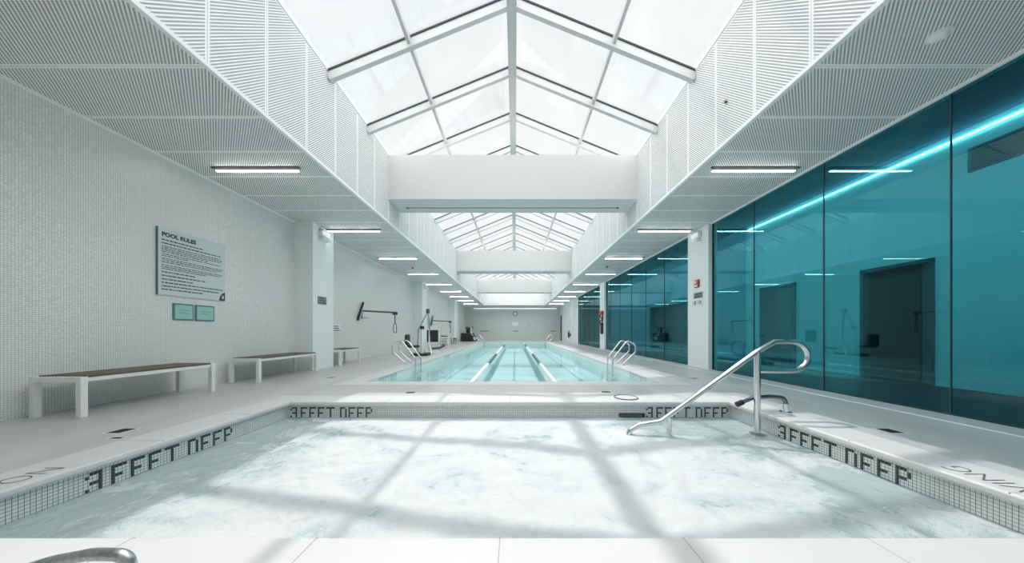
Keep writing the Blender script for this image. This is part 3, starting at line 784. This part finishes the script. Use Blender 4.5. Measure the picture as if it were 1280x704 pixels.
mb = MB(); mb.add([(sx + 0.0315, 6.055, 1.655), (sx + 0.0315, 5.93, 1.655), (sx + 0.0315, 5.955, 1.74), (sx + 0.0315, 6.0, 1.80), (sx + 0.0315, 6.055, 1.83)], [(0, 1, 2, 3, 4)]); mb.add([(sx + 0.0325, 6.035, 1.70), (sx + 0.0325, 5.985, 1.69), (sx + 0.0325, 5.99, 1.74), (sx + 0.0325, 6.02, 1.77)], [(0, 1, 2, 3)], 1)
mb.build('emblem', [M['ink'], M['sign']], s, sh)
for (y0, y1, lab) in ((5.15, 5.48, 'left of the two small pale green plates under the pool rules sign'), (5.51, 5.86, 'right of the two small pale green plates under the pool rules sign')):
    sh = (sx, y0, 1.24); s = empty('wall_plate', sh, lab, 'plate', 'green plates')
    MB().bevel_box(sx + 0.001, sx + 0.018, y0, y1, 1.235, 1.53, 0.002).build('backing', M['plate_edge'], s, sh)
    MB().box(sx + 0.0185, sx + 0.022, y0 + 0.025, y1 - 0.025, 1.26, 1.505).build('face', M['plate_teal'], s, sh)
    mb = MB()
    for k in range(2): mb.box(sx + 0.0221, sx + 0.023, y0 + 0.09, y1 - 0.10 + 0.03 * k, 1.36 + 0.045 * k, 1.372 + 0.045 * k)
    mb.build('print', M['ink_soft'], s, sh)
def plate(b, mat, label, cat='sign', name='wall_sign', lines=None, lax=1):
    sh = (b[0], b[2], b[4]); s = empty(name, sh, label, cat)
    MB().bevel_box(*b, 0.002).build('board', mat, s, sh)
    if lines:
        mb = MB(); n = lines
        for k in range(n):
            z = b[4] + (b[5] - b[4]) * (k + 0.7) / (n + 0.5); hh = (b[5] - b[4]) / n * 0.2
            if lax == 1:   # board on the left wall, facing +x
                mb.box(b[1] + 0.0005, b[1] + 0.0015, b[2] + (b[3] - b[2]) * 0.1, b[3] - (b[3] - b[2]) * (0.1 + 0.1 * (k % 3)), z - hh, z + hh)
            elif lax == -1:
                mb.box(b[0] - 0.0015, b[0] - 0.0005, b[2] + (b[3] - b[2]) * 0.1, b[3] - (b[3] - b[2]) * (0.1 + 0.1 * (k % 3)), z - hh, z + hh)
            else:
                mb.box(b[0] + (b[1] - b[0]) * 0.1, b[1] - (b[1] - b[0]) * (0.1 + 0.1 * (k % 3)), b[2] - 0.0015, b[2] - 0.0005, z - hh, z + hh)
        mb.build('print', M['ink'], s, sh)
    return s
plate((-5.43, -5.41, 8.2, 8.56, 1.80, 2.02), M['grey'], 'small dark grey plate on the pool side of the first left column', 'plate', 'wall_plate', 3, 1)
plate((XL, XL + 0.02, 9.6, 10.1, 1.03, 1.27), M['sign_white'], 'white notice with dark print on the left wall above the third bench', 'sign', 'wall_sign', 3, 1)

def emergency(x, y, z, sgn, label):
    s = empty('emergency_light', (x, y, z), label, 'emergency light', 'twin head emergency lights')
    a, b_ = sorted((0.001 * sgn, 0.10 * sgn))
    MB().bevel_box(a, b_, -0.17, 0.17, -0.10, 0.06, 0.012).build('housing', M['metal_white'], s)
    MB().box(min(a, a + 0.0), b_, -0.17, 0.17, 0.062, 0.07).build('bracket', M['dark_grey'], s)
    for dy in (-0.10, 0.10):
        h = MB().cyl((0.05 * sgn, dy, -0.16), (0.15 * sgn, dy - 0.03, -0.19), 0.062, 18).build('lamp_head', M['metal_white'], s)
        MB().cyl((0.15 * sgn, dy - 0.03, -0.19), (0.156 * sgn, dy - 0.032, -0.192), 0.05, 18).build('lens', M['sign_white'], h)
        MB().cyl((0.05 * sgn, dy, -0.16), (0.05 * sgn, dy, -0.09), 0.015, 8).build('neck', M['metal_white'], h)
emergency(-5.43, 8.42, 3.80, 1, 'twin headed emergency light at the top of the first left column')
emergency(XRC, 8.55, 3.80, -1, 'twin headed emergency light at the top of the first right column')
emergency(-5.43, 17.9, 3.80, 1, 'small far emergency light at the top of the second left column')

# things on the first right column
s = empty('fire_alarm', (XRC, 8.55, 2.4), 'small red fire alarm on the first right column', 'alarm')
MB().bevel_box(-0.05, -0.001, -0.10, 0.10, -0.10, 0.12, 0.01).build('housing', M['red'], s)
MB().cyl((-0.05, 0, 0.05), (-0.075, 0, 0.05), 0.045, 16).build('strobe', M['sign_white'], s)
MB().box(-0.056, -0.05, -0.06, 0.06, -0.08, -0.02).build('print', M['sign_white'], s)
plate((XRC - 0.015, XRC - 0.001, 8.32, 8.72, 1.99, 2.16), M['grey'], 'small grey printed plate below the red fire alarm', 'plate', 'wall_plate', 2, -1)
for dy, lab in ((8.42, 'near'), (8.66, 'far')):
    s = empty('wall_switch', (XRC, dy, 1.87), 'round faced grey wall switch under the column plate, the %s one of two' % ('right hand' if lab == 'near' else 'left hand'), 'switch', 'switches')
    MB().bevel_box(-0.02, -0.001, -0.10, 0.10, -0.11, 0.11, 0.008).build('plate', M['paint'], s)
    MB().cyl((-0.02, 0, 0), (-0.032, 0, 0), 0.065, 20).build('dial', M['grey'], s)
    MB().box(-0.04, -0.032, -0.01, 0.01, -0.05, 0.05).build('knob', M['sign_white'], s)

# rescue kit on the second right column
s = empty('rescue_tube', (XRC, 17.9, 0.8), 'red and black rescue float kit hanging on the second right column', 'rescue float')
MB().bevel_box(-0.14, -0.001, -0.30, 0.30, 1.25, 1.48, 0.04).build('float', M['red'], s)
MB().tube(fillet([(-0.07, -0.25, 1.24), (-0.09, -0.2, 0.7), (-0.09, 0.1, 0.55), (-0.07, 0.22, 1.24)], 0.12), 0.028, 10).build('strap', M['black'], s)
MB().bevel_box(-0.11, -0.001, -0.16, 0.16, 0.86, 1.14, 0.02).build('pouch', M['red'], s)
MB().bevel_box(-0.13, -0.001, -0.22, 0.02, 0.1, 0.78, 0.03).build('bag', M['black'], s)
MB().box(-0.115, -0.11, -0.08, 0.08, 0.95, 1.06).build('label_patch', M['sign_white'], s)

# ceiling bits
s = empty('smoke_detector', (4.19, 2.95, ZC), 'round white detector under the near right ceiling', 'smoke detector')
MB().cyl((0, 0, -0.001), (0, 0, -0.02), 0.085, 24).build('base', M['metal_white'], s)
MB().tube([(0, 0, -0.02), (0, 0, -0.045), (0, 0, -0.055)], [0.065, 0.055, 0.03], 24).build('sensor', M['paint'], s)
s = empty('sprinkler_head', (WR, 4.63, 4.6), 'tiny dark sprinkler head on the right well panels', 'sprinkler')
MB().cyl((-0.001, 0, 0), (-0.04, 0, 0), 0.018, 12).build('pipe', M['dark_grey'], s)
MB().cyl((-0.04, 0, 0), (-0.045, 0, 0), 0.03, 14).build('deflector', M['steel_dull'], s)
for x, y, lab in ((-4.65, 13.5, 'small dark dome camera under the left ceiling'), (4.1, 13.3, 'small dark dome camera under the right ceiling')):
    s = empty('dome_camera', (x, y, ZC), lab, 'camera', 'dome cameras')
    MB().cyl((0, 0, -0.001), (0, 0, -0.03), 0.07, 18).build('base', M['metal_white'], s)
    MB().tube([(0, 0, -0.03), (0, 0, -0.06), (0, 0, -0.08)], [0.055, 0.05, 0.02], 18).build('dome', M['black'], s)

# ------------------------------------------------------------------ wall-mounted swing arms
def swing_arm(Y, label):
    sh = (XL, Y, 1.5); s = empty('swing_arm', sh, label, 'exercise arm', 'wall mounted exercise arms')
    MB().bar((XL + 0.03, Y - 0.18, 1.47), (XL + 0.10, Y + 0.10, 2.16), 0.10, 0.05, up=(1, 0, 0)).build('wall_plate', M['black'], s, sh)
    MB().bar((XL + 0.085, Y - 0.16, 1.50), (XL + 0.15, Y + 0.10, 2.14), 0.03, 0.015, up=(1, 0, 0)).build('cover_strip', M['metal_white'], s, sh)
    mb = MB().bar((XL + 0.1, Y, 1.83), (-4.52, Y, 1.76), 0.05, 0.06); mb.build('arm', M['dark_grey'], s, sh)
    mb = MB().bar((XL + 0.1, Y, 1.885), (-4.52, Y, 1.81), 0.055, 0.03); mb.build('arm_rail', M['metal_white'], s, sh)
    mb = MB().bar((XL + 0.05, Y, 1.55), (XL + 0.35, Y, 1.58), 0.03, 0.03); mb.bar((XL + 0.08, Y, 1.56), (XL + 0.1, Y, 1.83), 0.04, 0.05, up=(1, 0, 0)); mb.build('brace', M['steel_dull'], s, sh)
    x = -4.57
    MB().tube([(x, Y, 1.76), (x, Y, 1.36)], 0.02, 8).build('cable', M['black'], s, sh)
    MB().bevel_box(x - 0.09, x + 0.09, Y - 0.03, Y + 0.03, 1.68, 1.78, 0.01).build('pulley', M['black'], s, sh)
    lp = fillet([(x, Y, 1.36), (x - 0.055, Y, 1.30), (x - 0.055, Y, 1.0), (x + 0.055, Y, 1.0), (x + 0.055, Y, 1.30), (x, Y, 1.36)], 0.03, 4)
    MB().tube(lp, 0.014, 8).build('handle', M['black'], s, sh)
swing_arm(11.35, 'near wall arm with a hanging strap handle, above the left pool deck')
swing_arm(21.0, 'far wall arm seen behind the pool lift mast')

# ------------------------------------------------------------------ pool lift
sh = (-3.85, 13.2, 0); s = empty('pool_lift', sh, 'pool access lift with leaning steel mast, black seat and boom by the left pool edge', 'pool lift')
MB().bevel_box(-4.45, -3.75, 12.7, 13.6, 0.001, 0.10, 0.03).build('base', M['black'], s, sh)
MB().tube([(-3.62, 12.9, 0.05), (-3.78, 13.15, 0.45), (-3.80, 13.2, 1.2), (-3.86, 13.2, 2.0)], 0.035, 12).build('mast', M['chrome'], s, sh)
MB().bevel_box(-3.93, -3.79, 13.12, 13.28, 1.85, 2.05, 0.03).build('mast_head', M['dark_grey'], s, sh)
MB().tube([(-3.86, 13.2, 1.95), (-4.25, 13.1, 1.1), (-4.3, 13.1, 0.1)], 0.035, 12).build('boom', M['steel_dull'], s, sh)
MB().tube([(-4.05, 13.0, 0.1), (-4.05, 13.0, 1.15)], 0.06, 14).build('pillar', M['metal_white'], s, sh)
MB().tube([(-4.05, 13.0, 1.15), (-4.05, 13.0, 1.28)], 0.09, 14).build('pillar_cap', M['black'], s, sh)
MB().bevel_box(-4.6, -4.15, 12.55, 12.98, 0.36, 0.46, 0.03).build('seat', M['black'], s, sh)
MB().bevel_box(-4.66, -4.56, 12.55, 12.98, 0.46, 0.92, 0.03).build('backrest', M['black'], s, sh)
MB().tube(fillet([(-3.75, 13.4, 0.28), (-3.45, 13.5, 0.30), (-3.2, 13.55, 0.42)], 0.1), 0.05, 10).build('footrest', M['dark_grey'], s, sh)
s = empty('mat_panel', (-4.15, 15.0, 0), 'upright black padded panel in a white frame behind the pool lift', 'panel')
MB().bevel_box(-0.28, 0.28, -0.03, 0.03, 0.52, 1.12, 0.02).build('pad', M['black'], s)
mb = MB()
for x in (-0.31, 0.29): mb.box(x, x + 0.03, -0.02, 0.02, 0.001, 1.18)
mb.box(-0.31, 0.32, -0.02, 0.02, 1.15, 1.18); mb.box(-0.31, 0.32, -0.02, 0.02, 0.45, 0.48); mb.box(-0.36, 0.36, -0.25, 0.25, 0.001, 0.03)
mb.build('frame', M['metal_white'], s)
s = empty('towel_rack', (-4.3, 18.2, 0), 'white tubular rack standing on the left deck beyond the pool lift', 'rack')
mb = MB()
for x in (-0.25, 0.25):
    for y in (-0.2, 0.2): mb.tube([(x, y, 0.001), (x, y, 1.3)], 0.02, 8)
mb.build('frame', M['metal_white'], s)
mb = MB()
for z in (0.35, 0.72, 1.25): mb.box(-0.25, 0.25, -0.2, 0.2, z, z + 0.02)
mb.build('shelf', M['metal_white'], s)
MB().bevel_box(-0.22, 0.22, -0.17, 0.17, 0.742, 0.80, 0.02).build('tray', M['dark_grey'], s)
for k, (x, lab) in enumerate(((-5.55, 'left black stool under the small far bench side'), (-5.15, 'right black stool beside the small far bench'))):
    s = empty('stool', (x, 25.5, 0), 'black low stool before the third left column, %s one' % ('wall side' if k == 0 else 'pool side'), 'stool', 'black stools')
    MB().tube([(0, 0, 0.42), (0, 0, 0.50)], 0.15, 18).build('seat', M['black'], s)
    for a in range(4): MB().tube([(0.11 * math.cos(a * PI / 2 + .78), 0.11 * math.sin(a * PI / 2 + .78), 0.42), (0.15 * math.cos(a * PI / 2 + .78), 0.15 * math.sin(a * PI / 2 + .78), 0.001)], 0.018, 8).build('leg', M['black'], s)
# far left corner: black storage box, cleaning cart
s = empty('storage_box', (-5.15, 32.6, 0), 'big black storage box in the far left corner', 'box')
MB().bevel_box(-0.65, 0.65, -0.4, 0.4, 0.001, 0.82, 0.02).build('body', M['black'], s); MB().bevel_box(-0.67, 0.67, -0.42, 0.42, 0.821, 0.90, 0.02).build('lid', M['dark_grey'], s)
s = empty('cleaning_cart', (-4.35, 31.9, 0), 'pool cleaning cart with a wheel beside the black storage box', 'cart')
wh = MB().tube([(0.28 * math.cos(a), 0, 0.32 + 0.28 * math.sin(a)) for a in [2 * PI * i / 24 for i in range(25)]], 0.05, 8, cap=False).build('wheel', M['black'], s)
MB().cyl((0, -0.03, 0.32), (0, 0.03, 0.32), 0.14, 16).build('hub', M['sign_white'], wh)
MB().tube(fillet([(0.9, 0, 0.05), (0.25, 0, 0.55), (0.0, 0, 0.32)], 0.1), 0.03, 8).build('frame', M['steel_dull'], s)
MB().tube(fillet([(0, 0.03, 0.35), (-0.35, 0.03, 0.9), (-0.4, 0.03, 1.6)], 0.2), 0.045, 8).build('handle', M['metal_white'], s)
s = empty('cleaner_head', (-5.05, 32.6, 0.90), 'dark pool cleaner lying on top of the black storage box', 'pool cleaner')
MB().bevel_box(-0.28, 0.12, -0.15, 0.15, 0.001, 0.45, 0.06).build('body', M['black'], s)
MB().bevel_box(-0.42, 0.2, -0.2, 0.2, 0.45, 0.66, 0.08).build('cover', M['dark_grey'], s)
MB().tube(fillet([(0.1, 0, 0.5), (0.35, 0, 0.75), (0.5, 0, 0.5)], 0.1), 0.035, 8).build('hose', M['black'], s)

# ------------------------------------------------------------------ far wall
s = empty('wall_clock', (0.0, YF, 3.2), 'round dark rimmed clock high on the far wall', 'clock')
MB().cyl((0, -0.001, 0), (0, -0.05, 0), 0.28, 32).build('case', M['dark_grey'], s)
MB().cyl((0, -0.051, 0), (0, -0.056, 0), 0.19, 32).build('face', M['sign_white'], s)
mb = MB().bar((0, -0.06, -0.02), (0.05, -0.06, 0.11), 0.015, 0.004, up=(0, 1, 0)); mb.bar((0, -0.06, -0.02), (-0.12, -0.06, 0.08), 0.012, 0.004, up=(0, 1, 0)); mb.build('hands', M['black'], s)
plate((-0.35, 0.33, YF - 0.02, YF - 0.001, 1.75, 2.18), M['sign_white'], 'white notice under the clock on the far wall', 'sign', 'wall_sign')
def letters(x0, x1, z, label):
    o = MB(); x = x0; rs = random.Random(int(x0 * 10) + 50)
    while x < x1: 
        l = rs.uniform(0.04, 0.09); o.box(x, x + l, YF - 0.008, YF - 0.001, z - 0.06, z + 0.05); x += l + 0.03
    tag(o.build('wall_lettering', M['ink']), label, 'lettering', 'small far lettering')
letters(-0.2, 0.3, 1.12, 'small dark lettering low on the far wall below the white notice')
letters(-4.2, -3.2, 1.13, 'small dark lettering at the left of the far wall')
letters(4.2, 4.7, 1.13, 'small dark lettering at the right of the far wall')
s = empty('wall_speaker', (1.62, YF, 1.9), 'small round fitting right of the white notice on the far wall', 'fitting')
MB().cyl((0, -0.001, 0), (0, -0.05, 0), 0.10, 20).build('body', M['grey'], s); MB().cyl((0, -0.051, 0), (0, -0.055, 0), 0.05, 20).build('face', M['sign_white'], s)
s = empty('fire_extinguisher', (5.1, 27.3 + 1.2, 0), 'small black extinguisher on the right wall near the white door', 'fire extinguisher')
MB().tube([(0, 0, 0.5), (0, 0, 0.95), (0, 0, 1.02)], [0.09, 0.09, 0.03], 14).build('cylinder', M['black'], s)
MB().bevel_box(-0.05, 0.05, -0.06, 0.06, 1.02, 1.14, 0.01).build('valve', M['red'], s)
MB().box(0.08, 0.209, -0.05, 0.05, 0.6, 0.9).build('bracket', M['dark_grey'], s)
